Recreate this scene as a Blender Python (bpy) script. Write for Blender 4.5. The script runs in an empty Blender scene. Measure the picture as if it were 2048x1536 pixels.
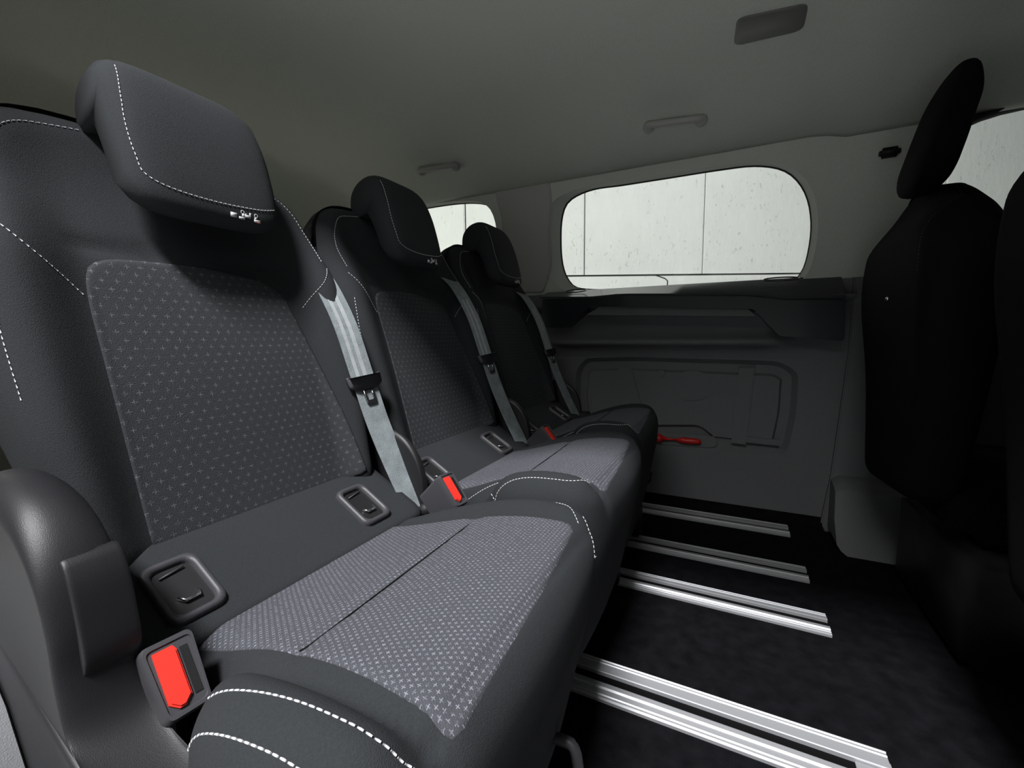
import bpy, bmesh, math, random
import numpy as np
from mathutils import Vector, Matrix
from mathutils.geometry import tessellate_polygon
random.seed(4)
SC = bpy.context.scene
C = SC.collection
# ------------------------------------------------------------------ camera
# x = forward in the van, y = across the cabin towards the far side wall, z = up; floor at z = 0
EYE = Vector((0, 0, .72))
FPX = 872.7
RX = Vector((.89367, .03995, -.44695)); RY = Vector((.44861, -.10274, .88780))
def basis():
    rx = RX.normalized(); ry = (RY - RY.dot(rx) * rx).normalized(); rz = rx.cross(ry)
    # rows: camera (right, down, forward) axes in world
    right = Vector((rx[0], ry[0], rz[0])); down = Vector((rx[1], ry[1], rz[1])); fwd = Vector((rx[2], ry[2], rz[2]))
    return right, down, fwd
CR, CD, CF = basis()
cam = bpy.data.cameras.new('camera'); co = bpy.data.objects.new('camera', cam); C.objects.link(co)
cam.sensor_width = 36; cam.lens = FPX / 2048 * 36; cam.clip_start = .01; cam.clip_end = 100
M3 = Matrix((CR, -CD, -CF)).transposed()
co.matrix_world = Matrix.Translation(EYE) @ M3.to_4x4()
SC.camera = co
def on(u, v, x=None, y=None, z=None):
    """point where the sight line of a photo measurement meets a plane of the cabin"""
    d = CR * ((u - 1024) / FPX) + CD * ((v - 768) / FPX) + CF
    i, n = (0, x) if x is not None else ((1, y) if y is not None else (2, z))
    return EYE + d * ((n - EYE[i]) / d[i])
# ------------------------------------------------------------------ world, lights, exposure
SC.view_settings.view_transform = 'Standard'; SC.view_settings.look = 'None'
SC.view_settings.exposure = -.15; SC.view_settings.gamma = 1; SC.view_settings.use_curve_mapping = False
w = bpy.data.worlds.new('world'); SC.world = w; w.use_nodes = True
w.node_tree.nodes['Background'].inputs[0].default_value = (.80, .84, .82, 1)
w.node_tree.nodes['Background'].inputs[1].default_value = .13
def area(name, loc, target, size, power, col=(1, 1, 1), sy=None):
    l = bpy.data.lights.new(name, 'AREA'); l.size = size; l.energy = power; l.color = col
    if sy: l.shape = 'RECTANGLE'; l.size_y = sy
    o = bpy.data.objects.new(name, l); C.objects.link(o); o.location = loc
    o.rotation_euler = (Vector(target) - Vector(loc)).to_track_quat('-Z', 'Y').to_euler(); return o
area('hall_lamp_over_open_door', (-.08, -1.62, 4.1), (-.15, .7, .3), .9, 390, (.98, .98, 1), .5)
area('floor_bounce_fill', (-.3, -3.0, 3.4), (-.2, -1.5, -.2), 1.6, 62, (1, 1, .98), 1.6)  # added fill on the outside floor; its bounce brightens ceiling and far wall
area('concrete_wall_fill', (.6, 3.0, 4.2), (-1.4, 4.9, 1.4), 3.0, 44, (.99, 1, .985), 1.2)  # added light without a known source, brightens the concrete outside the windows
area('hall_lamp_behind_tailgate', (-4.2, 1.0, 2.4), (-1.8, 1.0, 1.2), 1.5, 130, (1, .97, .80), .8)
# ------------------------------------------------------------------ materials
def mat(name, col, rough=.8, metal=0, spec=.5, bump=0, bscale=400, var=0, vscale=60, coat=0):
    m = bpy.data.materials.new(name); m.use_nodes = True; nt = m.node_tree; b = nt.nodes['Principled BSDF']
    b.inputs['Base Color'].default_value = (*col, 1); b.inputs['Roughness'].default_value = rough
    b.inputs['Metallic'].default_value = metal; b.inputs['Specular IOR Level'].default_value = spec
    b.inputs['Coat Weight'].default_value = coat
    tc = nt.nodes.new('ShaderNodeTexCoord')
    if var:
        n = nt.nodes.new('ShaderNodeTexNoise'); n.inputs['Scale'].default_value = vscale; n.inputs['Detail'].default_value = 4
        nt.links.new(tc.outputs['Object'], n.inputs['Vector'])
        r = nt.nodes.new('ShaderNodeValToRGB')
        r.color_ramp.elements[0].position = .3; r.color_ramp.elements[1].position = .7
        r.color_ramp.elements[0].color = (*[c * (1 - var) for c in col], 1); r.color_ramp.elements[1].color = (*[min(1, c * (1 + var)) for c in col], 1)
        nt.links.new(n.outputs['Fac'], r.inputs[0]); nt.links.new(r.outputs[0], b.inputs['Base Color'])
    if bump:
        n = nt.nodes.new('ShaderNodeTexNoise'); n.inputs['Scale'].default_value = bscale; n.inputs['Detail'].default_value = 2
        nt.links.new(tc.outputs['Object'], n.inputs['Vector'])
        bp = nt.nodes.new('ShaderNodeBump'); bp.inputs['Strength'].default_value = bump; bp.inputs['Distance'].default_value = .002
        nt.links.new(n.outputs['Fac'], bp.inputs['Height']); nt.links.new(bp.outputs[0], b.inputs['Normal'])
    return m
class NB:
    """tiny node-math builder"""
    def __init__(s, nt): s.nt = nt
    def m(s, op, *a):
        n = s.nt.nodes.new('ShaderNodeMath'); n.operation = op
        for i, v in enumerate(a):
            if isinstance(v, (int, float)): n.inputs[i].default_value = v
            else: s.nt.links.new(v, n.inputs[i])
        return n.outputs[0]
def cross_fabric(name, base, thread, px, py, arm, wid, dots):
    """woven cloth with staggered little crosses of pale dotted thread; UV in metres"""
    m = mat(name, base, .95, spec=.2, bump=.5, bscale=900)
    nt = m.node_tree; q = NB(nt); b = nt.nodes['Principled BSDF']
    uv = nt.nodes.new('ShaderNodeUVMap'); uv.uv_map = 'UVMap'
    sp = nt.nodes.new('ShaderNodeSeparateXYZ'); nt.links.new(uv.outputs[0], sp.inputs[0])
    U, V = sp.outputs[0], sp.outputs[1]
    def lattice(ox, oy):
        fx = q.m('ABSOLUTE', q.m('SUBTRACT', q.m('FRACT', q.m('ADD', q.m('DIVIDE', U, px), ox)), .5))
        fy = q.m('ABSOLUTE', q.m('SUBTRACT', q.m('FRACT', q.m('ADD', q.m('DIVIDE', V, py), oy)), .5))
        dx = q.m('MULTIPLY', fx, px); dy = q.m('MULTIPLY', fy, py)
        h = q.m('MULTIPLY', q.m('LESS_THAN', dx, arm), q.m('LESS_THAN', dy, wid))
        v = q.m('MULTIPLY', q.m('LESS_THAN', dy, arm), q.m('LESS_THAN', dx, wid))
        return q.m('MAXIMUM', h, v)
    c = q.m('MAXIMUM', lattice(0, 0), lattice(.5, .5))
    dd = q.m('MULTIPLY', q.m('GREATER_THAN', q.m('FRACT', q.m('DIVIDE', U, dots)), .4), q.m('GREATER_THAN', q.m('FRACT', q.m('DIVIDE', V, dots)), .35))
    nz = nt.nodes.new('ShaderNodeTexNoise'); nz.inputs['Scale'].default_value = 220; nt.links.new(uv.outputs[0], nz.inputs['Vector']); nz.inputs['Detail'].default_value = 3
    c = q.m('MULTIPLY', c, q.m('MAXIMUM', dd, .3)); c = q.m('MULTIPLY', c, q.m('MULTIPLY', q.m('MAXIMUM', q.m('SUBTRACT', nz.outputs['Fac'], .34), 0), 4.2))
    tw = q.m('MULTIPLY', q.m('ABSOLUTE', q.m('SUBTRACT', q.m('FRACT', q.m('ADD', q.m('DIVIDE', U, .0022), q.m('DIVIDE', V, .0034))), .5)), .11)
    f = q.m('MINIMUM', q.m('ADD', c, tw), 1)
    mx = nt.nodes.new('ShaderNodeMix'); mx.data_type = 'RGBA'
    mx.inputs[6].default_value = (*base, 1); mx.inputs[7].default_value = (*thread, 1)
    nt.links.new(f, mx.inputs[0]); nt.links.new(mx.outputs[2], b.inputs['Base Color'])
    return m
M = dict(
    cloth=mat('charcoal_seat_cloth', (.025, .0275, .030), .9, spec=.25, bump=.5, bscale=1100, var=.10, vscale=500),
    cloth_back=cross_fabric('cross_woven_cloth', (.035, .038, .041), (.21, .21, .23), .0150, .0225, .0034, .00042, .0015),
    cloth_seat=cross_fabric('bright_cross_woven_cloth', (.060, .062, .071), (.34, .35, .40), .0062, .0100, .0019, .00038, .0009),
    thread=mat('white_thread', (.62, .62, .64), .7),
    plastic=mat('charcoal_plastic', (.014, .014, .016), .45, spec=.4, bump=.15, bscale=1500),
    plastic_g=mat('dark_grey_plastic', (.050, .050, .055), .45, bump=.15, bscale=1500),
    black=mat('black_plastic', (.010, .010, .011), .5),
    gloss=mat('glossy_blue_black_trim', (.020, .026, .030), .28, spec=.6, coat=.3),
    blackcloth=mat('black_front_seat_cloth', (.0045, .0045, .005), .95, spec=.1, bump=.3, bscale=700),
    trim=mat('grey_moulded_trim', (.165, .170, .178), .62, bump=.3, bscale=900, var=.06, vscale=300),
    pillar=mat('pale_pillar_trim', (.50, .50, .475), .75, bump=.2, bscale=900, var=.04, vscale=200),
    roof=mat('grey_green_headliner', (.66, .685, .625), .95, spec=.1, bump=.4, bscale=1200, var=.07, vscale=350),
    rooflens=mat('smoked_lamp_lens', (.15, .15, .14), .5),
    roofplast=mat('grey_handle_plastic', (.42, .42, .40), .55),
    carpet=mat('black_carpet', (.0075, .0075, .009), 1, spec=.05, bump=1, bscale=500, var=.35, vscale=30),
    alu=mat('brushed_aluminium', (.62, .63, .65), .42, metal=.55),
    steel=mat('chrome_steel', (.75, .75, .77), .2, metal=1),
    red=mat('red_button_plastic', (.80, .035, .022), .45),
    redtool=mat('red_tool_plastic', (.62, .015, .012), .4),
    web=mat('grey_belt_webbing', (.23, .26, .27), .75, spec=.4, bump=.6, bscale=700, var=.18, vscale=45),
    web2=mat('pale_belt_stripe', (.36, .38, .39), .7, spec=.4, var=.12, vscale=60),
    white=mat('white_print', (.55, .55, .55), .6),
    wred=mat('red_print', (.45, .12, .10), .6),
    seal=mat('black_window_seal', (.008, .008, .008), .6),
)
def concrete():
    m = mat('pale_stained_concrete', (.70, .71, .70), .9, bump=0)
    nt = m.node_tree; b = nt.nodes['Principled BSDF']; q = NB(nt)
    tc = nt.nodes.new('ShaderNodeTexCoord')
    mp = nt.nodes.new('ShaderNodeMapping'); mp.inputs['Rotation'].default_value = (0, .6, 0); mp.inputs['Scale'].default_value = (1, 1, .35)
    nt.links.new(tc.outputs['Object'], mp.inputs[0])
    a = nt.nodes.new('ShaderNodeTexNoise'); a.inputs['Scale'].default_value = 14; a.inputs['Detail'].default_value = 9; a.inputs['Roughness'].default_value = .7
    nt.links.new(mp.outputs[0], a.inputs['Vector'])
    c = nt.nodes.new('ShaderNodeTexNoise'); c.inputs['Scale'].default_value = 1.6; c.inputs['Detail'].default_value = 3
    nt.links.new(tc.outputs['Object'], c.inputs['Vector'])
    d = nt.nodes.new('ShaderNodeTexNoise'); d.inputs['Scale'].default_value = 42; d.inputs['Detail'].default_value = 5; d.inputs['Distortion'].default_value = 1.2
    nt.links.new(mp.outputs[0], d.inputs['Vector'])
    st = q.m('MULTIPLY', q.m('GREATER_THAN', d.outputs['Fac'], .645), q.m('GREATER_THAN', c.outputs['Fac'], .50))
    v = q.m('SUBTRACT', q.m('ADD', .97, q.m('MULTIPLY', q.m('SUBTRACT', a.outputs['Fac'], .5), .16)), q.m('MULTIPLY', st, .24))
    v = q.m('SUBTRACT', v, q.m('MULTIPLY', q.m('SUBTRACT', c.outputs['Fac'], .4), .12))
    mx = nt.nodes.new('ShaderNodeMix'); mx.data_type = 'RGBA'; mx.blend_type = 'MULTIPLY'; mx.inputs[0].default_value = 1
    mx.inputs[6].default_value = (.72, .735, .72, 1); nt.links.new(v, mx.inputs[7]); nt.links.new(mx.outputs[2], b.inputs['Base Color'])
    bp = nt.nodes.new('ShaderNodeBump'); bp.inputs['Strength'].default_value = .5; bp.inputs['Distance'].default_value = .01
    nt.links.new(a.outputs['Fac'], bp.inputs['Height']); nt.links.new(bp.outputs[0], b.inputs['Normal'])
    return m
M['concrete'] = concrete()
def glass():
    m = bpy.data.materials.new('clear_window_glass'); m.use_nodes = True; nt = m.node_tree; nt.nodes.remove(nt.nodes['Principled BSDF'])
    o = nt.nodes['Material Output']; t = nt.nodes.new('ShaderNodeBsdfTransparent'); t.inputs[0].default_value = (.97, .985, .97, 1)
    g = nt.nodes.new('ShaderNodeBsdfGlossy'); g.inputs['Roughness'].default_value = .02
    f = nt.nodes.new('ShaderNodeFresnel'); f.inputs[0].default_value = 1.25
    mx = nt.nodes.new('ShaderNodeMixShader')
    for a, b_ in ((f.outputs[0], mx.inputs[0]), (t.outputs[0], mx.inputs[1]), (g.outputs[0], mx.inputs[2]), (mx.outputs[0], o.inputs[0])): nt.links.new(a, b_)
    return m
M['glass'] = glass()
# ------------------------------------------------------------------ mesh helpers
def link(name, me, m, parent=None, smooth=True):
    o = bpy.data.objects.new(name, me); C.objects.link(o)
    if m: me.materials.append(M[m])
    if smooth:
        for p in me.polygons: p.use_smooth = True
    if parent: o.parent = parent
    return o
def fix(bm):
    bmesh.ops.remove_doubles(bm, verts=bm.verts, dist=1e-6); bmesh.ops.recalc_face_normals(bm, faces=bm.faces)
def obj(name, bm, m, parent=None, smooth=True, sharp=None, recalc=True):
    if recalc: fix(bm)
    if sharp is not None:
        for e in bm.edges:
            if len(e.link_faces) == 2 and e.calc_face_angle(0) > sharp: e.smooth = False
    me = bpy.data.meshes.new(name); bm.to_mesh(me); bm.free()
    return link(name, me, m, parent, smooth)
def tag(o, label, cat, group=None):
    o['label'] = label; o['category'] = cat
    if group: o['group'] = group
    return o
def struct(o): o['kind'] = 'structure'; return o
def empty(name, loc=(0, 0, 0)):
    o = bpy.data.objects.new(name, None); C.objects.link(o); o.location = loc; return o
def box(bm, lo, hi, bev=0, mtx=None):
    lo = Vector(lo); hi = Vector(hi); c = (lo + hi) / 2; s = hi - lo
    r = bmesh.ops.create_cube(bm, size=1)['verts']
    for v in r: v.co = Vector((v.co.x * s.x, v.co.y * s.y, v.co.z * s.z)) + c
    if bev:
        es = list({e for v in r for e in v.link_edges})
        r = bmesh.ops.bevel(bm, geom=es, offset=bev, segments=3, affect='EDGES')['verts']
    if mtx is not None:
        vs = set(r)
        bmesh.ops.transform(bm, matrix=mtx, verts=list(vs))
    return r
def smoothloop(pts, n=8, closed=True):
    """Catmull-Rom through points"""
    P = [Vector(p) for p in pts]; out = []; N = len(P)
    rng = range(N if closed else N - 1)
    for i in rng:
        g = (lambda k: P[k % N]) if closed else (lambda k: P[max(0, min(N - 1, k))])
        a, b, c, d = g(i - 1), g(i), g(i + 1), g(i + 2)
        for j in range(n):
            t = j / n
            out.append(.5 * ((2 * b) + (c - a) * t + (2 * a - 5 * b + 4 * c - d) * t * t + (3 * b - a - 3 * c + d) * t ** 3))
    if not closed: out.append(P[-1])
    return out
def roundpoly(pts, r, n=6):
    """polygon with filleted corners; r a number or one per corner"""
    out = []; N = len(pts)
    for i in range(N):
        p = Vector(pts[i]); a = Vector(pts[i - 1]); b = Vector(pts[(i + 1) % N]); rr = r[i] if isinstance(r, (list, tuple)) else r
        da = min(rr, (a - p).length * .48); db = min(rr, (b - p).length * .48)
        s = p + (a - p).normalized() * da; e = p + (b - p).normalized() * db
        for j in range(n + 1):
            t = j / n; out.append(s * (1 - t) ** 2 + p * 2 * t * (1 - t) + e * t * t)
    return out
def resample(loop, n, closed=True):
    L = [Vector(p) for p in loop]
    if closed: L.append(L[0].copy())
    d = [0]
    for a, b in zip(L, L[1:]): d.append(d[-1] + (b - a).length)
    out = []; k = 0; m = n if closed else n - 1
    for i in range(n):
        s = d[-1] * i / m
        while k < len(d) - 2 and d[k + 1] < s: k += 1
        t = (s - d[k]) / max(1e-9, d[k + 1] - d[k]); out.append(L[k].lerp(L[k + 1], min(1, max(0, t))))
    return out
def segdist(p, loop):
    A = loop; B = np.roll(loop, -1, axis=0); d = B - A
    t = np.clip(((p - A) * d).sum(1) / np.maximum((d * d).sum(1), 1e-12), 0, 1)
    q = A + d * t[:, None] - p; return float(np.sqrt((q * q).sum(1).min()))
class Pad:
    """upholstered pad: outline in (u, v), front height h(u, v) rounded over the rim with radius r"""
    def __init__(s, outline, h, r, frame, n=140, center=None):
        s.loop = np.array([tuple(p)[:2] for p in resample([Vector((*p, 0)) if len(p) == 2 else p for p in outline], n)])
        s.h = h; s.r = r; s.frame = frame; s.c = np.array(center) if center else s.loop.mean(0)
    def nn(s, u, v, rim=False):
        d = 0 if rim else segdist(np.array((u, v)), s.loop)
        k = 1 - min(d, s.r) / s.r
        return s.h(u, v) - s.r * (1 - math.sqrt(max(0, 1 - k * k)))
    def P(s, u, v, up=0): return s.frame(u, v, s.nn(u, v) + up)
    def build(s, back, rings=26, shrink=.97, backround=0, mid=None, uvs=True):
        bm = bmesh.new(); N = len(s.loop); uvl = bm.loops.layers.uv.new('UVMap'); co = {}
        ts = [1 - (1 - i / rings) ** 1.35 for i in range(1, rings + 1)]
        cv = bm.verts.new(s.frame(*s.c, s.nn(*s.c))); co[cv] = tuple(s.c); prev = None
        for t in ts:
            ring = []
            for p in s.loop:
                q = s.c + (p - s.c) * t; v = bm.verts.new(s.frame(q[0], q[1], s.nn(q[0], q[1], t == 1))); co[v] = tuple(q); ring.append(v)
            if prev is None:
                for i in range(N): bm.faces.new((cv, ring[i], ring[(i + 1) % N]))
            else:
                for i in range(N): bm.faces.new((prev[i], ring[i], ring[(i + 1) % N], prev[(i + 1) % N]))
            prev = ring
        steps = mid or [(1, back(*s.c) if callable(back) else back)]
        for sc_, lev in steps + [(shrink, None)]:
            ring = []
            for p in s.loop:
                q = s.c + (p - s.c) * sc_
                L = lev if lev is not None else (back if not callable(back) else back(*q))
                if callable(L): L = L(*q)
                v = bm.verts.new(s.frame(q[0], q[1], L)); co[v] = tuple(q); ring.append(v)
            for i in range(N): bm.faces.new((prev[i], ring[i], ring[(i + 1) % N], prev[(i + 1) % N]))
            prev = ring
        bm.faces.new(prev)
        for f in bm.faces:
            for l in f.loops: l[uvl].uv = co[l.vert]
        bmesh.ops.recalc_face_normals(bm, faces=bm.faces)
        return bm
def patch(pad, outline, up, center=None, n=110, rings=40):
    """cloth panel lying on a pad's surface, thin and tucked at its rim"""
    loop = np.array([tuple(p)[:2] for p in resample([Vector((p[0], p[1], 0)) for p in outline], n)])
    c = np.array(center) if center else loop.mean(0); bm = bmesh.new(); uvl = bm.loops.layers.uv.new('UVMap'); co = {}
    ts = [1 - (1 - i / rings) ** 1.05 for i in range(1, rings + 1)]
    cv = bm.verts.new(pad.P(c[0], c[1], up)); co[cv] = tuple(c); prev = None
    for t in ts + [1.004]:
        ring = []
        for p in loop:
            q = c + (p - c) * t; rise = up if t < 1 else (up * .5 if t == 1 else -.003)
            v = bm.verts.new(pad.P(q[0], q[1], rise)); co[v] = tuple(q); ring.append(v)
        for i in range(n):
            if prev is None: bm.faces.new((cv, ring[i], ring[(i + 1) % n]))
            else: bm.faces.new((prev[i], ring[i], ring[(i + 1) % n], prev[(i + 1) % n]))
        prev = ring
    for f in bm.faces:
        for l in f.loops: l[uvl].uv = co[l.vert]
    bmesh.ops.recalc_face_normals(bm, faces=bm.faces)
    return bm
def stitches(bm, pts, length=.0042, gap=.0022, rad=.0006):
    """dashes of thread along a 3D polyline"""
    L = [Vector(p) for p in pts]; d = [0]
    for a, b in zip(L, L[1:]): d.append(d[-1] + (b - a).length)
    def at(s):
        s = max(0, min(d[-1], s)); k = 0
        while k < len(d) - 2 and d[k + 1] < s: k += 1
        return L[k].lerp(L[k + 1], (s - d[k]) / max(1e-9, d[k + 1] - d[k]))
    s = 0
    while s < d[-1] - length:
        tube(bm, [at(s), at(s + length * .5), at(s + length)], [rad * .8, rad, rad * .8], 5); s += length + gap
def tube(bm, pts, rad, n=8, cap=True):
    P = [Vector(p) for p in pts]; prev = None
    R = rad if isinstance(rad, (list, tuple)) else [rad] * len(P)
    ref = Vector((.13, .21, .97))
    for i, p in enumerate(P):
        t = (P[min(i + 1, len(P) - 1)] - P[max(i - 1, 0)]).normalized()
        a = t.cross(ref).normalized(); b = t.cross(a)
        ring = [bm.verts.new(p + (a * math.cos(k * 2 * math.pi / n) + b * math.sin(k * 2 * math.pi / n)) * R[i]) for k in range(n)]
        if prev:
            for k in range(n): bm.faces.new((prev[k], ring[k], ring[(k + 1) % n], prev[(k + 1) % n]))
        elif cap: bm.faces.new(ring[::-1])
        prev = ring
    if cap: bm.faces.new(prev)
def loft(bm, profile, stations, axis='y', shift=None):
    """closed (a, b) profile carried along an axis; stations (position, scale) about the profile's centre"""
    pf = [Vector((p[0], p[1])) for p in profile]; c = sum(pf, Vector((0, 0))) / len(pf); prev = None
    for pos, sc_ in stations:
        ring = []
        for p in pf:
            q = c + (p - c) * sc_
            if shift: q = q + Vector(shift(pos))
            ring.append(bm.verts.new((q.x, pos, q.y) if axis == 'y' else (pos, q.x, q.y)))
        if prev:
            for k in range(len(ring)): bm.faces.new((prev[k], ring[k], ring[(k + 1) % len(ring)], prev[(k + 1) % len(ring)]))
        else: bm.faces.new(ring[::-1])
        prev = ring
    bm.faces.new(prev)
def rounded_stations(a, b, r, depth, n=6):
    """stations from a to b with ends rounded over r; depth = how much the profile shrinks"""
    out = []
    for i in range(n + 1):
        t = i / n; out.append((a + r * (1 - math.cos(t * math.pi / 2)), 1 - depth * (1 - math.sin(t * math.pi / 2))))
    for i in range(n, -1, -1):
        t = i / n; out.append((b - r * (1 - math.cos(t * math.pi / 2)), 1 - depth * (1 - math.sin(t * math.pi / 2))))
    return out
def prism(bm, poly, d0, d1, plane='xz', bev=0):
    """(a, b) polygon given thickness along the third axis"""
    f = {'xz': lambda a, b, c: (a, c, b), 'xy': lambda a, b, c: (a, b, c), 'yz': lambda a, b, c: (c, a, b)}[plane]
    A = [bm.verts.new(f(p[0], p[1], d0)) for p in poly]; B = [bm.verts.new(f(p[0], p[1], d1)) for p in poly]
    n = len(poly); fa = bm.faces.new(A); fb = bm.faces.new(B[::-1]); fs = [fa, fb]
    for i in range(n): fs.append(bm.faces.new((A[i], B[i], B[(i + 1) % n], A[(i + 1) % n])))
    bmesh.ops.recalc_face_normals(bm, faces=fs)
    if bev: bmesh.ops.bevel(bm, geom=list({e for g in (fa, fb) for e in g.edges}), offset=bev, segments=2, affect='EDGES')
def sheet(bm, loops, f):
    """flat sheet with holes; f maps the 2D loop points into space; returns nothing"""
    L = [[Vector((p[0], p[1], 0)) for p in l] for l in loops]; flat = [p for l in L for p in l]
    vs = [bm.verts.new(f(p.x, p.y)) for p in flat]
    for t in tessellate_polygon(L):
        if len(set(t)) == 3:
            try: bm.faces.new([vs[i] for i in t])
            except ValueError: pass
def band(bm, A, B):
    a = [bm.verts.new(p) for p in A]; b = [bm.verts.new(p) for p in B]; n = len(a)
    for i in range(n): bm.faces.new((a[i], b[i], b[(i + 1) % n], a[(i + 1) % n]))
def inset(loop, d):
    """move a closed 2D loop inwards by d (ccw or cw)"""
    P = [Vector((p[0], p[1])) for p in loop]; n = len(P)
    ar = sum(P[i].x * P[(i + 1) % n].y - P[(i + 1) % n].x * P[i].y for i in range(n)); s = 1 if ar > 0 else -1; out = []
    for i in range(n):
        t = (P[(i + 1) % n] - P[i - 1]);
        if t.length < 1e-9: out.append(P[i]); continue
        t.normalize(); out.append(P[i] + Vector((-t.y, t.x)) * d * s)
    return out
def sm(a, b, x):
    t = max(0, min(1, (x - a) / (b - a))); return t * t * (3 - 2 * t)
def children(o): return [c for c in C.objects if c.parent == o]
def copy_tree(o, parent=None):
    c = o.copy(); C.objects.link(c)
    if parent: c.parent = parent; c.matrix_parent_inverse = o.matrix_parent_inverse.copy()
    for ch in children(o): copy_tree(ch, c)
    return c
# ------------------------------------------------------------------ the van's shell
WY = 1.90                                   # far side wall
def roof_z(x, y):
    z = 1.45 - .095 * sm(1.30, 1.80, y) ** 1.3
    z -= .42 * sm(-1.60, -2.25, x) + .012 * math.exp(-((x + 1.60) / .035) ** 2)
    z += .010 * math.exp(-((y - 1.0) / .55) ** 2)
    # shallow step of the liner above the front seats
    z -= .018 * sm(.22, .30, x) * sm(1.10, 1.25, y)
    return z
bm = bmesh.new(); xs = [i * .05 for i in range(-46, 40)]; ys = [.26 + i * .0385 for i in range(41)]
g = [[bm.verts.new((x, y, roof_z(x, y))) for y in ys] for x in xs]
for i in range(len(xs) - 1):
    for j in range(len(ys) - 1): bm.faces.new((g[i][j], g[i + 1][j], g[i + 1][j + 1], g[i][j + 1]))
ceil = struct(obj('ceiling', bm, 'roof'))
s_ = ceil.modifiers.new('thick', 'SOLIDIFY'); s_.thickness = .03; s_.offset = 1
bm = bmesh.new(); box(bm, (-2.3, -.25, -.06), (1.95, 2.0, 0)); struct(obj('floor', bm, 'carpet', smooth=False))
# upper far wall with the window openings, leaning inwards
ZS = .905
def uy(z): return WY - .02 - (z - ZS) * .20
def upt(x, z): return Vector((x, uy(z), z))
def on_up(u, v):
    d = CR * ((u - 1024) / FPX) + CD * ((v - 768) / FPX) + CF
    t = (WY - .02 - .20 * (EYE.z - ZS) - EYE.y) / (d.y + .20 * d.z); p = EYE + d * t; return (p.x, p.z)
W1 = [(1112, 480), (1115, 430), (1130, 398), (1175, 376), (1240, 366), (1340, 350), (1440, 334), (1515, 326), (1575, 337), (1612, 375), (1627, 430), (1624, 490), (1608, 545), (1575, 574), (1530, 581), (1400, 581), (1280, 581), (1160, 580), (1130, 564), (1116, 530)]
W1 = [tuple(p)[:2] for p in resample(smoothloop([(*on_up(*p), 0) for p in W1], 6), 96)]
W2 = [(800, 423), (880, 408), (935, 404), (966, 411), (983, 438), (990, 490), (985, 540), (950, 556), (800, 556), (770, 545), (765, 500), (775, 440)]
W2 = [tuple(p)[:2] for p in resample(smoothloop([(*on_up(*p), 0) for p in W2], 6), 64)]
W3 = [(.62, .955), (.57, 1.05), (.545, 1.18), (.56, 1.29), (.62, 1.335), (.75, 1.35), (1.0, 1.34), (1.3, 1.31), (1.5, 1.15), (1.6, .96)]
W3 = [tuple(p)[:2] for p in resample(smoothloop([(*p, 0) for p in W3], 6), 64)]
def grow(loop, dl, dr, dt, db):
    cx = sum(p[0] for p in loop) / len(loop); cz = sum(p[1] for p in loop) / len(loop)
    x0 = min(p[0] for p in loop); x1 = max(p[0] for p in loop); z0 = min(p[1] for p in loop); z1 = max(p[1] for p in loop)
    out = []
    for p in loop:
        a = (p[0] - cx) / ((x1 - cx) if p[0] > cx else (cx - x0)); b = (p[1] - cz) / ((z1 - cz) if p[1] > cz else (cz - z0))
        out.append((p[0] + (dr * a if a > 0 else dl * a), p[1] + (dt * b if b > 0 else db * b)))
    return out
bm = bmesh.new()
O1, O2, O3 = grow(W1, .05, .012, .004, .004), grow(W2, .012, .014, .004, .01), grow(W3, .02, .02, .004, .01)
sheet(bm, [[(-2.2, ZS), (1.9, ZS), (1.9, 1.375), (-2.2, 1.375)], O1, O2, O3], upt)
out = Vector((0, .055, .01))
for Wn, On in ((W1, O1), (W2, O2), (W3, O3)): band(bm, [upt(x, z) for x, z in On], [upt(x, z) + out for x, z in Wn])
struct(obj('wall_far_upper', bm, 'roof', sharp=.5))
bm = bmesh.new()
cp = [(986, 364), (1040, 350), (1098, 341), (1106, 400), (1100, 470), (1104, 530), (1098, 560), (1088, 588), (1030, 588), (1004, 560), (1004, 500), (1003, 440), (992, 400)]
cp = [tuple(p)[:2] for p in resample(roundpoly([Vector((*on_up(*p), 0)) for p in cp], .02, 4), 80)]
ci = inset(cp, .010)
band(bm, [upt(*p) + Vector((0, .002, 0)) for p in cp], [upt(*p) + Vector((0, -.007, 0)) for p in ci]); sheet(bm, [ci], lambda x, z: upt(x, z) + Vector((0, -.007, 0)))
struct(obj('trim_9', bm, 'pillar', sharp=.6))
for i, (Wn, wd) in enumerate(((W1, .006), (W2, .005), (W3, .016))):
    r = struct(empty('window_%d' % (i + 1)))
    bm = bmesh.new(); n = len(Wn); A = [upt(x, z) + out * .98 for x, z in inset(Wn, -.004)]; B = [upt(x, z) + out * .98 for x, z in inset(Wn, wd * .35)]
    band(bm, A, B); band(bm, B, [p + Vector((0, .012, 0)) for p in B]); obj('window_seal', bm, 'seal', r)
    bm = bmesh.new(); q = inset(Wn, -.006)
    sheet(bm, [q], lambda x, z: upt(x, z) + out + Vector((0, .006, 0))); sheet(bm, [q], lambda x, z: upt(x, z) + out + Vector((0, .010, 0))); obj('glass_pane', bm, 'glass', r, smooth=False)
# headliner skirt between roof and windows (own colour, meets pillar trims in a line)
bm = bmesh.new(); skirt = []
for x in [i * .05 for i in range(-44, 39)]:
    # depth of the liner edge: low over the windows, cut up over the pillars
    e = 1.362
    if -1.03 < x < -.72: e = 1.372
    skirt.append((x, e))
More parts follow.
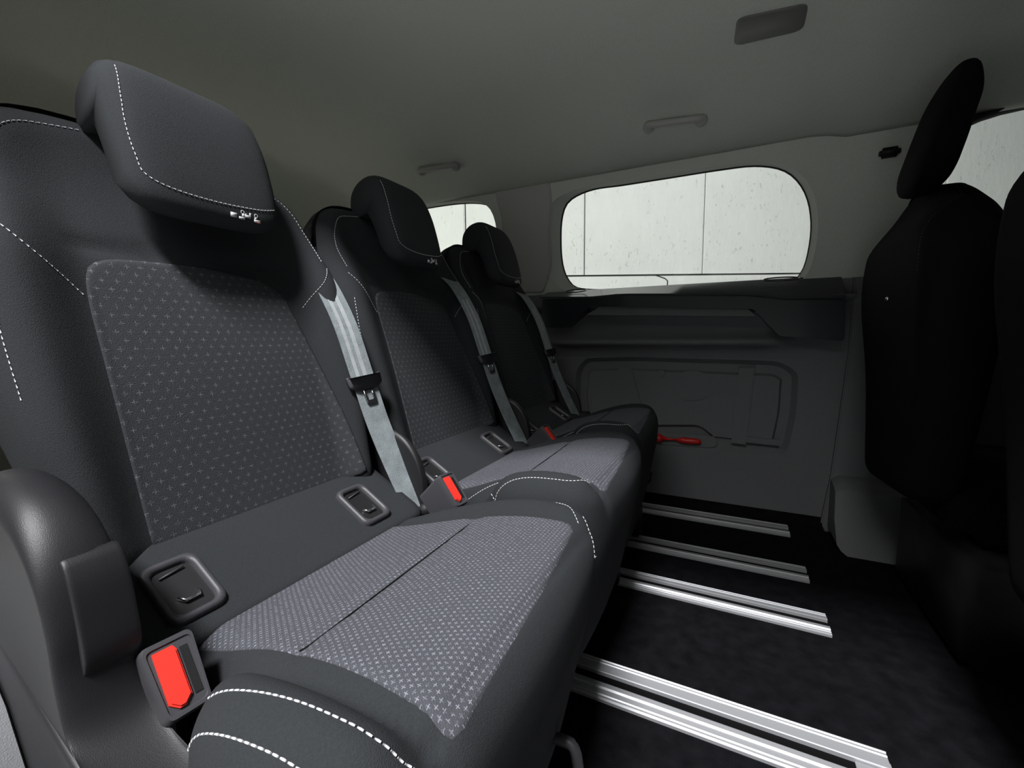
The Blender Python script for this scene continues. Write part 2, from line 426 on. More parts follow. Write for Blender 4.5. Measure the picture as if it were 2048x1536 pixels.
# lower far wall: section carried along x, with a moulded lip
def lower_section():
    return [(1.795, .845), (1.800, .835), (1.845, .828), (1.868, .815), (1.876, .78), (1.874, .74), (1.862, .715), (1.842, .705), (1.826, .697), (1.822, .688), (1.826, .680), (1.850, .672), (1.874, .660), (1.880, .640), (1.884, .625)]
def wx(u, v, y=1.885): p = on(u, v, y=y); return (p.x, p.z)
bm = bmesh.new(); sec = lower_section(); xs = [-.86, -.76, -.72, -.69, -.66, .10, .14, .18, .22, .36]; prev = None
for x in xs:
    k = sm(-.76, -.66, x) * (1 - sm(.10, .22, x))     # lip fades out at both ends
    row = [bm.verts.new((x, (1.878 + (y - 1.878) * (k if z < .83 else 1)), z)) for y, z in sec]
    if prev:
        for i in range(len(row) - 1): bm.faces.new((prev[i], prev[i + 1], row[i + 1], row[i]))
    prev = row
struct(obj('trim_1', bm, 'trim'))
# main lower sheet with sunken pocket
pk = [wx(1150, 800), wx(1152, 740), wx(1170, 716), wx(1260, 714), wx(1560, 722), wx(1598, 745), wx(1592, 830), wx(1575, 905), wx(1545, 918), wx(1440, 903), wx(1300, 892), wx(1160, 885)]
pk = [tuple(p)[:2] for p in resample(roundpoly([Vector((*p, 0)) for p in pk], .03, 4), 120)]
p2 = inset(pk, .018); p3 = inset(pk, .050); p4 = inset(pk, .058)
bm = bmesh.new(); LY = 1.885
sheet(bm, [[(-2.2, 0), (.315, 0), (.335, .2), (.36, .627), (-2.2, .627)], pk], lambda x, z: Vector((x, LY, z)))
L3 = lambda lp, y: [Vector((p[0], y, p[1])) for p in lp]
band(bm, L3(pk, LY), L3(p2, LY + .022)); band(bm, L3(p2, LY + .022), L3(p3, LY + .022)); band(bm, L3(p3, LY + .022), L3(p4, LY + .006))
hole = [tuple(p)[:2] for p in resample(roundpoly([Vector((*wx(*q), 0)) for q in ((1255, 850), (1400, 850), (1436, 880), (1432, 897), (1255, 885))], .03, 4), 60)]
sheet(bm, [p4, hole], lambda x, z: Vector((x, LY + .006, z)))
h2 = inset(hole, .012); band(bm, L3(hole, LY + .006), L3(h2, LY + .03)); sheet(bm, [h2], lambda x, z: Vector((x, LY + .03, z)))
struct(obj('wall_far_lower', bm, 'trim', sharp=.35))
bm = bmesh.new()
sheet(bm, [[(-2.2, .62), (-.85, .62), (-.85, ZS), (-2.2, ZS)]], lambda x, z: Vector((x, WY - .02, z)))
sheet(bm, [[(-.86, .82), (.37, .82), (.37, ZS), (-.86, ZS)]], lambda x, z: Vector((x, WY - .02, z)))
struct(obj('wall_far_rear', bm, 'trim', smooth=False))
# raised details pressed into the pocket cover
bm = bmesh.new()
q = [wx(1236, 735), wx(1262, 735), wx(1292, 838), wx(1262, 838)]; prism(bm, q, LY - .002, LY + .012, bev=.003)
q = [wx(1478, 735), wx(1510, 735), wx(1492, 890), wx(1462, 886)]; prism(bm, q, LY - .004, LY + .012, bev=.003)
q = [wx(1492, 873), wx(1560, 880), wx(1558, 892), wx(1490, 885)]; prism(bm, q, LY - .003, LY + .012, bev=.002)
c = wx(1384, 772); prism(bm, [(c[0] + .078 * math.cos(a * math.pi / 24), c[1] + .062 * math.sin(a * math.pi / 24)) for a in range(48)], LY + .002, LY + .010, bev=.002)
c = wx(1322, 747); prism(bm, [(c[0] + .015 * math.cos(a * math.pi / 12), c[1] + .015 * math.sin(a * math.pi / 12)) for a in range(24)], LY - .002, LY + .010, bev=.002)
struct(obj('trim_2', bm, 'trim', sharp=.4))
# glossy shelf below the side window
bm = bmesh.new(); FY = 1.785
def fx(u, v): p = on(u, v, y=FY); return (p.x, p.z)
poly = [fx(1084, 598), fx(1150, 597), fx(1235, 590), fx(1500, 592), fx(1570, 600), fx(1692, 598), fx(1690, 682), fx(1558, 672), fx(1508, 618), fx(1180, 612), fx(1128, 656), fx(1082, 654)]
prism(bm, roundpoly([Vector((*p, 0)) for p in poly], .012, 3), FY, WY - .022, bev=.004)
# sloping top ledge
A = [on(1076, 597, y=FY), on(1692, 597, y=FY)]
tops = []
for i in range(25):
    u = 1080 + 612 * i / 24
    v = 597 - 6 * (sm(1170, 1250, u) - sm(1490, 1570, u))
    a = on(u, v, y=FY); tops.append((Vector((a.x, FY - .002, a.z)), Vector((a.x, FY + .004, a.z + .008)), Vector((a.x, WY - .012, ZS + .012))))
vs = [[bm.verts.new(p) for p in r] for r in tops]
for a, b in zip(vs, vs[1:]):
    for k in range(2): bm.faces.new((a[k], b[k], b[k + 1], a[k + 1]))
for u, wd in ((1152, .045), (1560, .055)):
    a = on(u, 589, y=1.83); bmesh.ops.create_cone
    for k, rr in ((0, 1), (1, .8)):
        pass
    ring = []
    for j in range(24):
        t = j * math.pi / 12; ring.append(Vector((a.x + wd * math.cos(t), 1.828 + .030 * math.sin(t), ZS - .012 + .016 + .030 * math.sin(t) * .30)))
    tube(bm, ring + [ring[0]], .0025, 6)
struct(obj('trim_3', bm, 'gloss', sharp=.5))
# grey sloped grip plate under the shelf
bm = bmesh.new()
a, b, c, d = on(1200, 613, y=1.80), on(1494, 616, y=1.80), on(1512, 633, y=1.79), on(1172, 630, y=1.79)
vs = [bm.verts.new(p) for p in (a, b, c, d)]; vs += [bm.verts.new(p + Vector((0, .06, 0))) for p in (a, b, c, d)]
for f in ((0, 1, 2, 3), (7, 6, 5, 4), (0, 4, 5, 1), (1, 5, 6, 2), (2, 6, 7, 3), (3, 7, 4, 0)): bm.faces.new([vs[i] for i in f])
struct(obj('trim_4', bm, 'trim', smooth=False))
# pillar between sliding side and front door, with its lower kick panel
bm = bmesh.new()
pl = [(.36, .905), (.36, .63), (.335, .2), (.315, .03), (.33, 0), (.62, 0), (.60, .3), (.56, .62), (.55, .905)]
prism(bm, pl, 1.865, 1.95, bev=.004)
struct(obj('wall_far_pillar', bm, 'trim', smooth=False))
bm = bmesh.new()
# kick panel: block standing out of the pillar foot with a rounded step on top
prof = [(1.90, .215), (1.86, .215), (1.80, .205), (1.775, .19), (1.77, .17), (1.755, .08), (1.70, .02), (1.68, 0), (1.90, 0)]
loft(bm, prof, [(.335, .80), (.345, .92), (.36, 1), (.56, 1)], axis='x')
struct(obj('trim_5', bm, 'trim', sharp=.6))
# dark carpeted side channel at the wall foot
bm = bmesh.new(); prism(bm, [(1.885, .045), (1.875, .045), (1.862, .010), (1.862, 0), (1.885, 0)], -1.2, .32, 'yz'); struct(obj('baseboard_far', bm, 'carpet', smooth=False))
# front door skin
bm = bmesh.new(); box(bm, (.55, 1.87, 0), (1.9, 1.93, .905)); struct(obj('door_1', bm, 'black', smooth=False))
# black window frame of the front door
bm = bmesh.new(); a = grow(W3, .04, .02, .034, .02)
band(bm, [upt(x, z) + Vector((0, -.006, 0)) for x, z in a], [upt(x, z) + Vector((0, -.012, 0)) for x, z in grow(W3, .002, .002, -.004, .002)])
band(bm, [upt(x, z) + Vector((0, -.012, 0)) for x, z in grow(W3, .002, .002, -.004, .002)], [upt(x, z) + Vector((0, .05, 0)) for x, z in grow(W3, .002, .002, -.004, .002)])
struct(obj('trim_6', bm, 'seal'))
bm = bmesh.new(); box(bm, (.60, -.12, 0), (1.95, -.06, 1.44)); struct(obj('door_2', bm, 'black', smooth=False))
bm = bmesh.new(); box(bm, (1.90, -.12, 0), (1.95, 1.95, 1.44)); struct(obj('wall_front', bm, 'black', smooth=False))
# tailgate with its window opening, rear near-side wall
bm = bmesh.new()
sheet(bm, [[(.08, 0), (1.9, 0), (1.9, 1.2), (.08, 1.2)], roundpoly([Vector(p) for p in ((.25, .62, 0), (1.72, .62, 0), (1.66, 1.0, 0), (.31, 1.0, 0))], .08)], lambda y, z: Vector((-2.2 + max(0, z - .6) * .15, y, z)))
struct(obj('wall_rear', bm, 'pillar', smooth=False))
bm = bmesh.new(); box(bm, (-2.25, .04, 0), (-.72, .075, 1.4)); struct(obj('wall_near', bm, 'pillar', smooth=False))
bm = bmesh.new(); box(bm, (-2.25, .04, 1.30), (-.72, .30, 1.44), .02); struct(obj('trim_7', bm, 'roof', smooth=False))
# near-side door jamb trim at the lower left
bm = bmesh.new()
prism(bm, [(-1.3, .05), (-.47, .05), (-.50, .30), (-.56, .40), (-.62, .455), (-.8, .50), (-1.3, .5)], .03, .118, bev=.006)
struct(obj('trim_8', bm, 'trim', sharp=.6))
# ------------------------------------------------------------------ outside: concrete hall wall, square to the view
VD = Vector((CF.x, CF.y, 0)).normalized(); VR = Vector((VD.y, -VD.x, 0))
D0 = 5.0
r = struct(empty('wall_outside', EYE + VD * D0 - Vector((0, 0, EYE.z))))
rot = math.atan2(VR.y, VR.x); r.rotation_euler = (0, 0, rot)
PW = 231 / FPX * D0
x0 = (1169 - 1024) / FPX * D0 * .995
bm = bmesh.new()
for k in range(-6, 9):
    a = x0 + k * PW; box(bm, (a + .006, 0, -.2), (a + PW - .006, .25, 5.5), .012)
o = obj('concrete_panel', bm, 'concrete', r, smooth=False)
zb = EYE.z + .655
bm = bmesh.new(); box(bm, (-12, -.10, -.2), (14, 0, zb - .006), .012); box(bm, (-12, -.16, -.2), (14, -.1, zb - .16), .01)
obj('concrete_plinth', bm, 'concrete', r, smooth=False)
bm = bmesh.new()
jx = (1325 - 1024) / FPX * D0
tube(bm, [(jx, -.101, zb - .2), (jx, -.101, zb - .07), (jx - .03, -.101, zb - .045), (jx - .13, -.101, zb - .01)], .006, 6)
tube(bm, [(-12, -.098, zb - .004), (14, -.098, zb - .004)], .007, 6)
obj('joint_line', bm, 'seal', r)
bm = bmesh.new(); box(bm, (-14, -8, -.5), (14, 12, -.2)); struct(obj('floor_outside', bm, 'concrete', smooth=False))
# ------------------------------------------------------------------ rails
def make_rail(y, x0, x1, wdt, lab, name='floor_rail', toothed=False, plug=False):
    r = empty(name, ((x0 + x1) / 2, y, 0)); tag(r, lab, 'rail', 'aluminium seat rails in the floor')
    xc = (x0 + x1) / 2; a = x0 - xc; b = x1 - xc; h = .008; s = wdt / .1
    def strip(lo, hi, flip):
        # section with two fine ribs and a raised lip beside the slot
        L = hi - lo; pr = [(0, 0), (0, .006), (.004, h), (.006, .0065), (.010, .0065), (.012, h), (.014, .0065), (L - .015, .0065), (L - .012, .0095), (L - .002, .0095), (L, .0085), (L, 0)]
        pr = [(lo + p, z) if not flip else (hi - p, z) for p, z in pr]
        bm = bmesh.new(); prism(bm, pr, a, b, 'yz'); return obj('rail_strip', bm, 'alu', r, smooth=False)
    strip(-.050 * s, -.013, False); strip(.013, .050 * s, True)
    bm = bmesh.new(); box(bm, (a, -.013, .0002), (b - .002, .013, .001)); obj('slot', bm, 'blackcloth', r, smooth=False)
    if toothed:
        bm = bmesh.new()
        for i in range(24): box(bm, (a + .26 + i * .0125, -.002, .004), (a + .268 + i * .0125, .004, .0062))
        obj('tooth_strip', bm, 'steel', r, smooth=False)
    if plug:
        bm = bmesh.new(); box(bm, (b - .05, -.011, .001), (b - .001, .011, .006), .001); obj('end_plug', bm, 'alu', r, smooth=False)
    return r
make_rail(.832, -.75, .262, .108, 'widest aluminium floor rail with a deep black slot, crossing the lower right carpet', plug=True)
make_rail(1.243, -.78, .240, .092, 'aluminium seat rail with a row of small teeth in its slot')
make_rail(1.49, -.78, .228, .092, 'dull grey aluminium seat rail between the toothed rail and the wall rail')
make_rail(1.807, -.78, .212, .098, 'aluminium seat rail farthest away, beside the foot of the side wall')
make_rail(.545, -.75, .28, .10, 'aluminium seat rail whose end shows at the bottom edge of the photo')
# ------------------------------------------------------------------ one seat of the row (built about y = 0)
TA = math.atan(.30); SA, CA = math.sin(TA), math.cos(TA)
def bf(u, v, n): return Vector((-.615 - v * SA + n * CA, u, .455 + v * CA + n * SA))
def back_h(u, v):
    side = sm(.135, .205, abs(u)); mid = 1 - sm(.36, .50, v)
    return .012 + .030 * side * (.35 + .65 * mid) + .012 * (1 - sm(0, .12, v)) * 0 - .014 * sm(.34, .52, v) + .006 * math.exp(-(v - .22) ** 2 / .02) * (1 - side) - .006 * math.exp(-((v - .395) / .008) ** 2) * (1 - sm(.13, .16, abs(u)))
BACK_OUT = roundpoly([Vector(p) for p in ((-.200, -.02, 0), (.205, -.02, 0), (.225, .12, 0), (.245, .26, 0), (.245, .43, 0), (.205, .578, 0), (0, .598, 0), (-.205, .590, 0), (-.242, .43, 0), (-.240, .26, 0), (-.215, .12, 0))], [.03, .03, .1, .1, .12, .10, .1, .10, .12, .1, .1], 6)
CUSH_OUT = roundpoly([Vector(p) for p in ((-.172, -.545, 0), (.200, -.545, 0), (.236, -.40, 0), (.248, -.24, 0), (.222, -.160, 0), (0, -.140, 0), (-.240, -.150, 0), (-.264, -.24, 0), (-.256, -.335, 0), (-.190, -.40, 0))], [.03, .03, .1, .08, .09, .3, .09, .08, .05, .05], 6)
def cush_h(u, v):
    z = .398 + .058 * sm(-.56, -.22, v) + .004 * math.sin((v + .5) * 9)
    b = sm(.150, .215, u) * .012 + sm(.172, .225, -u) * .024 * sm(-.42, -.34, v); fr = sm(-.60, -.42, v)
    z += b * fr
    z -= .0045 * math.exp(-((v + .335 + .03 * u) / .008) ** 2) * (1 - sm(.15, .17, abs(u)))
    z -= .003 * math.exp(-((v + .172) / .005) ** 2)
    if u < 0: z -= .012 * math.exp(-((u + .184) / .013) ** 2)
    return z
def cf(u, v, n):
    if n < .37 and v > -.42: v -= (.37 - n) * .20 * (v + .42) / .27
    return Vector((v, u, n))
back_pad = Pad(BACK_OUT, back_h, .040, bf)
cush_pad = Pad(CUSH_OUT, cush_h, .050, cf, center=(0, -.33))
def line_on(pad, pts, up=.0006, n=10, closed=False):
    return [pad.P(p.x, p.y, up) for p in smoothloop([Vector((a, b, 0)) for a, b in pts], n, closed)]
GRP = 'row of charcoal cloth seats'
def make_seat():
    r = empty('van_seat')
    b = obj('backrest', back_pad.build(-.085, mid=[(1.0, -.02), (1.0, -.05), (.985, -.07)], shrink=.95), 'cloth', r, recalc=False)
    pan = roundpoly([Vector((p[0], p[1], 0)) for p in ((-.142, .010), (.182, .010), (.170, .12), (.146, .24), (.115, .368), (0, .386), (-.132, .380), (-.146, .34), (-.146, .20))], [.004, .004, .05, .1, .04, .2, .04, .05, .1], 6)
    obj('patterned_back_panel', patch(back_pad, pan, .0022), 'cloth_back', r, recalc=False)
    def seam(pad, pts, parent, up=.0006, **k):
        bm = bmesh.new(); stitches(bm, line_on(pad, pts, up), **k); return obj('stitching', bm, 'thread', parent, recalc=False)
    for s in (-1, 1):
        seam(back_pad, [(s * .215, .405), (s * .195, .375), (s * .165, .345), (s * .147, .325)], b)
        seam(back_pad, [(s * .222, .35), (s * .226, .28), (s * .222, .20)], b)
        seam(back_pad, [(s * .210, .42), (s * .207, .47), (s * .190, .520), (s * .160, .551), (s * .10, .566)], b)
    # headrest: hooked shell that drops over the top of the backrest
    h = bmesh.new()
    pf = smoothloop([(-.664, .915, 0), (-.675, .965, 0), (-.694, 1.025, 0), (-.720, 1.074, 0), (-.752, 1.094, 0), (-.790, 1.088, 0), (-.818, 1.060, 0), (-.822, 1.020, 0), (-.805, .996, 0), (-.775, 1.002, 0), (-.755, 1.000, 0), (-.728, .950, 0), (-.706, .895, 0), (-.682, .884, 0), (-.666, .893, 0)], 4)
    pf = [(p.x, p.y) for p in pf]
    sts = []
    for i in range(21):
        y = -.099 + .205 * i / 20; e = abs(y - .0035) / .1045; sts.append((y, (1 - e ** 4.5) ** (1 / 3.0) * .55 + .45 if e < 1 else .45))
    loft(h, pf, sts)
    hd = obj('headrest', h, 'cloth', r)
    # seam and label on the headrest, laid on its front by ray casting
    me = hd.data; from mathutils.bvhtree import BVHTree
    bb = bmesh.new(); bb.from_mesh(me); bvh = BVHTree.FromBMesh(bb)
    def hit(y, z, up=.0008):
        p, nrm, _, _ = bvh.ray_cast(Vector((0, y, z)), Vector((-1, 0, 0)))
        return (p + nrm * up) if p is not None else Vector((-.66, y, z))
    bm = bmesh.new()
    path = smoothloop([(-.080, 1.072, 0), (-.087, 1.03, 0), (-.090, .99, 0), (-.088, .95, 0), (-.082, .928, 0), (-.055, .917, 0), (0, .914, 0), (.06, .918, 0), (.092, .926, 0)], 8, False)
    stitches(bm, [hit(p.x, p.y) for p in path]); obj('stitching', bm, 'thread', hd, recalc=False)
    bm = bmesh.new()
    def bit(y, z, w, hh, rr=.0012): prismp = [hit(y + a * w, z + c_ * hh, .0006) for a, c_ in ((-1, -1), (1, -1), (1, 1), (-1, 1))]; f = [bm.verts.new(p) for p in prismp] + [bm.verts.new(p + Vector((.0007, 0, 0))) for p in prismp]; [bm.faces.new([f[i] for i in q]) for q in ((4, 5, 6, 7), (0, 1, 5, 4), (1, 2, 6, 5), (2, 3, 7, 6), (3, 0, 4, 7))]
    bit(.020, .9015, .0045, .0032)
    for dy, dz, ww, hh in ((.032, .8995, .0045, .0016), (.0345, .9035, .0022, .0022), (.041, .9035, .0045, .0018), (.0385, .9060, .0016, .0010), (.045, .9065, .0011, .0028), (.056, .9000, .0050, .0018), (.0535, .9030, .0018, .0016)): bit(dy, dz, ww, hh)
    for cy_, cz_ in ((.0335, .9082), (.0545, .9075)):
        tube(bm, [hit(cy_ + .0024 * math.cos(k * math.pi / 6), cz_ + .0024 * math.sin(k * math.pi / 6), .0006) for k in range(13)], .0006, 4)
    o = obj('safety_label', bm, 'white', hd, recalc=False); o['label'] = 'small white child seat pictograms printed under the headrest seam'
    bm = bmesh.new(); bit(.059, .8985, .003, .0008); obj('safety_label_stroke', bm, 'wred', hd, recalc=False)
    for s in (-1, 1):
        bm = bmesh.new(); tube(bm, [(-.790, s * .055, .93), (-.800, s * .055, 1.04)], .006, 12); obj('headrest_post', bm, 'steel', r)
    # lower backrest strip with the two anchor openings
    def sf(u, v, n): return Vector((-.600 + v * .86 + n * .51, u, .466 - v * .51 + n * .86))
    strip = Pad([Vector((*p, 0)) for p in roundpoly([Vector(q) for q in ((-.200, -.03, 0), (.215, -.03, 0), (.225, .13, 0), (-.215, .13, 0))], .02, 4)], lambda u, v: .006, .010, sf, n=80)
    obj('lower_strip', strip.build(-.04, rings=12), 'cloth', r, recalc=False)
    for cy_ in (-.145, .126):
        bz = bmesh.new(); w_, h_ = .030, .042
        o1 = resample(roundpoly([Vector(p) for p in ((-w_, -h_, 0), (w_, -h_, 0), (w_, h_, 0), (-w_, h_, 0))], .014, 5), 48)
        L = lambda k, n_: [sf(cy_ + p.x * k[0], .062 + p.y * k[1], n_) for p in o1]
        rr = [L((1.0, 1.0), .000), L((1.0, 1.0), .010), L((.93, .95), .014), L((.78, .84), .014), L((.70, .78), .010), L((.66, .74), -.022)]
        for A_, B_ in zip(rr, rr[1:]): band(bz, A_, B_)
        bzo = obj('anchor_bezel', bz, 'plastic_g', r)
        bz = bmesh.new(); vs = [bz.verts.new(p) for p in L((.69, .77), .0072)]; bz.faces.new(vs); dk = obj('anchor_recess', bz, 'black', bzo, smooth=False)
        bz = bmesh.new(); tube(bz, [sf(cy_ - .010, .072, .009), sf(cy_ - .006, .080, .011), sf(cy_ + .008, .080, .011), sf(cy_ + .010, .072, .009)], .0022, 8); obj('anchor_bar', bz, 'steel', bzo)
        bz = bmesh.new(); tube(bz, [sf(cy_ - .014, .040, .009), sf(cy_ + .012, .036, .010)], .0012, 6); obj('anchor_hook', bz, 'plastic_g', bzo)
    # cushion
    low = .12
    c_ = obj('cushion', cush_pad.build(low, rings=44, mid=[(1.0, .36), (.998, .32), (.995, .28), (.992, .22), (.985, .16)], shrink=.95), 'cloth', r, recalc=False)
    ins = roundpoly([Vector((p[0], p[1], 0)) for p in ((-.160, -.520), (.140, -.520), (.150, -.40), (.166, -.185), (0, -.168), (-.168, -.160), (-.160, -.36))], [.01, .01, .1, .01, .2, .01, .1], 6)
    obj('patterned_seat_panel', patch(cush_pad, ins, .0018, center=(0, -.35)), 'cloth_seat', r, recalc=False)
    bm = bmesh.new(); tube(bm, line_on(cush_pad, [(-.158, -.3303), (-.08, -.3326), (0, -.335), (.08, -.3374), (.150, -.3395)], .0024), .0011, 6); o = obj('cross_seam', bm, 'blackcloth', c_)
    big = dict(length=.0046, gap=.0018, rad=.0009)
    seam(cush_pad, [(-.228, -.340), (-.226, -.30), (-.221, -.25), (-.216, -.205), (-.211, -.182), (-.200, -.164), (-.186, -.155), (-.172, -.156)], c_, **big)
    seam(cush_pad, [(-.246, -.335), (-.247, -.30), (-.246, -.26), (-.243, -.215)], c_, **big)
    seam(cush_pad, [(-.205, -.150), (-.200, -.142)], c_, **big)
    seam(cush_pad, [(.222, -.272), (.222, -.240), (.206, -.208), (.178, -.184)], c_)
    seam(cush_pad, [(.205, -.186), (.182, -.164), (.156, -.152)], c_)
    # plastic recliner covers both sides
    outer = [(-.650, .430), (-.665, .510), (-.645, .572), (-.600, .600), (-.555, .604), (-.512, .593), (-.482, .572), (-.460, .540), (-.449, .500), (-.446, .455), (-.432, .415), (-.395, .392), (-.33, .375), (-.25, .345), (-.23, .29), (-.30, .24), (-.5, .24), (-.62, .30)]
    pf = [(p.x, p.y) for p in smoothloop([(a, b_, 0) for a, b_ in outer], 4)]
    bm = bmesh.new(); loft(bm, pf, rounded_stations(-.278, -.226, .024, .16, 8)); cv = obj('recliner_cover', bm, 'plastic', r)
    bm = bmesh.new()
    pf2 = [(p.x, p.y) for p in smoothloop([(a, b_, 0) for a, b_ in ((-.530, .50), (-.474, .547), (-.455, .536), (-.4455, .500), (-.4435, .460), (-.47, .44), (-.53, .44))], 4)]
    loft(bm, pf2, rounded_stations(-.262, -.224, .004, .03, 3)); obj('cover_insert', bm, 'plastic', cv)
    pfi = [(a, b_ - .05) for a, b_ in pf]
    bm = bmesh.new(); loft(bm, [(a * .9 - .105, b_ * .92 - .01) for a, b_ in pf], rounded_stations(.240, .257, .008, .10)); obj('recliner_cover', bm, 'black', r)
    # buckle
    build_buckle(r, Vector((-.428, -.211, .424)))
    # base and feet
    bm = bmesh.new(); box(bm, (-.56, -.20, .07), (-.26, .20, .20), .02); obj('seat_base', bm, 'black', r)
    for sx in (-.52, -.29):
        for sy in (-.17, .17):
            bm = bmesh.new(); box(bm, (sx - .03, sy - .02, .011), (sx + .03, sy + .02, .12), .008); obj('foot', bm, 'black', r)
    return r
def build_buckle(parent, loc):
    """buckle body with slot side and red push button; origin at its base"""
    ax = Vector((.62, -.06, -.78)).normalized(); ay = Vector((.05, 1, -.04)); ay = (ay - ay.dot(ax) * ax).normalized(); az = ax.cross(ay)
    mt = Matrix((ax, ay, az)).transposed().to_4x4(); mt.translation = loc
    bm = bmesh.new(); pf = roundpoly([Vector(p) for p in ((-.032, -.020, 0), (.034, -.017, 0), (.034, .017, 0), (-.032, .020, 0))], .006, 4)
    prev = None
    for z, s in ((-.055, .80), (-.02, .92), (.0, 1), (.010, 1), (.013, .95), (.013, .86), (.0115, .84)):
        ring = [bm.verts.new(mt @ Vector((p.x * s, p.y * s, z))) for p in pf]
        if prev:
            for k in range(len(ring)): bm.faces.new((prev[k], ring[k], ring[(k + 1) % len(ring)], prev[(k + 1) % len(ring)]))
        else: bm.faces.new(ring[::-1])
        prev = ring
    bm.faces.new(prev); b = obj('buckle', bm, 'plastic_g', parent, sharp=.7)
    bm = bmesh.new(); pr = [(-.024, -.013), (.020, -.013), (.026, -.007), (.026, -.002), (.020, .004), (-.020, .004), (-.024, .002)]
    prism(bm, pr, .008, .0150, 'xy', bev=.0015); bmesh.ops.transform(bm, matrix=mt, verts=bm.verts)
    o = obj('release_button', bm, 'red', b, smooth=False); o['label'] = 'bright red push button'
    bm = bmesh.new(); box(bm, (-.020, .0065, .010), (.022, .0125, .0122), mtx=mt); obj('tongue_slot', bm, 'black', b, smooth=False)
    bm = bmesh.new(); tube(bm, [mt @ Vector((0, 0, -.12)), mt @ Vector((0, 0, -.05))], .014, 10); obj('buckle_stalk', bm, 'black', b)
    return b
seat = make_seat(); seat.location = (0, .392, 0)
tag(seat, 'nearest charcoal cloth van seat, brightly lit, with the large headrest at the upper left', 'seat', GRP)
def drop_cover(o, k):
    # only the end seat has the broad cover; the inner cushions are a little shorter
    for c in children(o):
        if c.name.startswith('recliner_cover') and any(g.name.startswith('cover_insert') for g in children(c)):
            for g in children(c): bpy.data.objects.remove(g)
            bpy.data.objects.remove(c); break
    for c in children(o):
        if c.name.startswith('headrest') and 'post' not in c.name: c.scale = (1, .88, 1)
        if c.name.startswith('anchor_bezel'): c.location.y -= .018
        if c.name.startswith('buckle'): c.location = (-.02, -.030, .016)
        if c.name.startswith('headrest') and 'post' not in c.name: c.location.y = -.016
        if c.name.startswith('cushion'):
            for g in [g for g in children(c) if g.name.startswith('stitching')]: bpy.data.objects.remove(g)
            for ln in ([(-.176, -.46), (-.170, -.40), (-.172, -.31), (-.182, -.243), (-.190, -.20)], [(-.236, -.36), (-.238, -.30), (-.238, -.24), (-.230, -.20), (-.212, -.182), (-.195, -.180)]):
                bm = bmesh.new(); stitches(bm, line_on(cush_pad, ln), rad=.0008); obj('stitching', bm, 'thread', c, recalc=False)
        if c.name.startswith(('cushion', 'patterned_seat_panel')): c.scale = (k, .955, 1); c.location = (-.545 * (1 - k), 0, .012)
s2 = copy_tree(seat); s2.location = (0, .875, 0); drop_cover(s2, .94); tag(s2, 'middle charcoal cloth van seat of the row, half in shade', 'seat', GRP)
s3 = copy_tree(seat); s3.location = (0, 1.350, 0); drop_cover(s3, .86); tag(s3, 'farthest charcoal cloth van seat of the row, in deep shade beside the side wall', 'seat', GRP)
bm = bmesh.new(); o3 = Vector((0, 1.350, 0))
tube(bm, [on(u, v, y=1.52) - o3 for u, v in ((1262, 944), (1296, 940), (1302, 946), (1300, 962), (1294, 966), (1264, 966))], .005, 8); obj('release_lever', bm, 'black', s3)
bm = bmesh.new(); o1 = Vector((0, .392, 0))
tube(bm, smoothloop([on(u, v, y=.47) - o1 for u, v in ((1085, 1470), (1118, 1478), (1148, 1496), (1160, 1560))], 4, False), .007, 8); obj('release_lever', bm, 'plastic_g', seat)
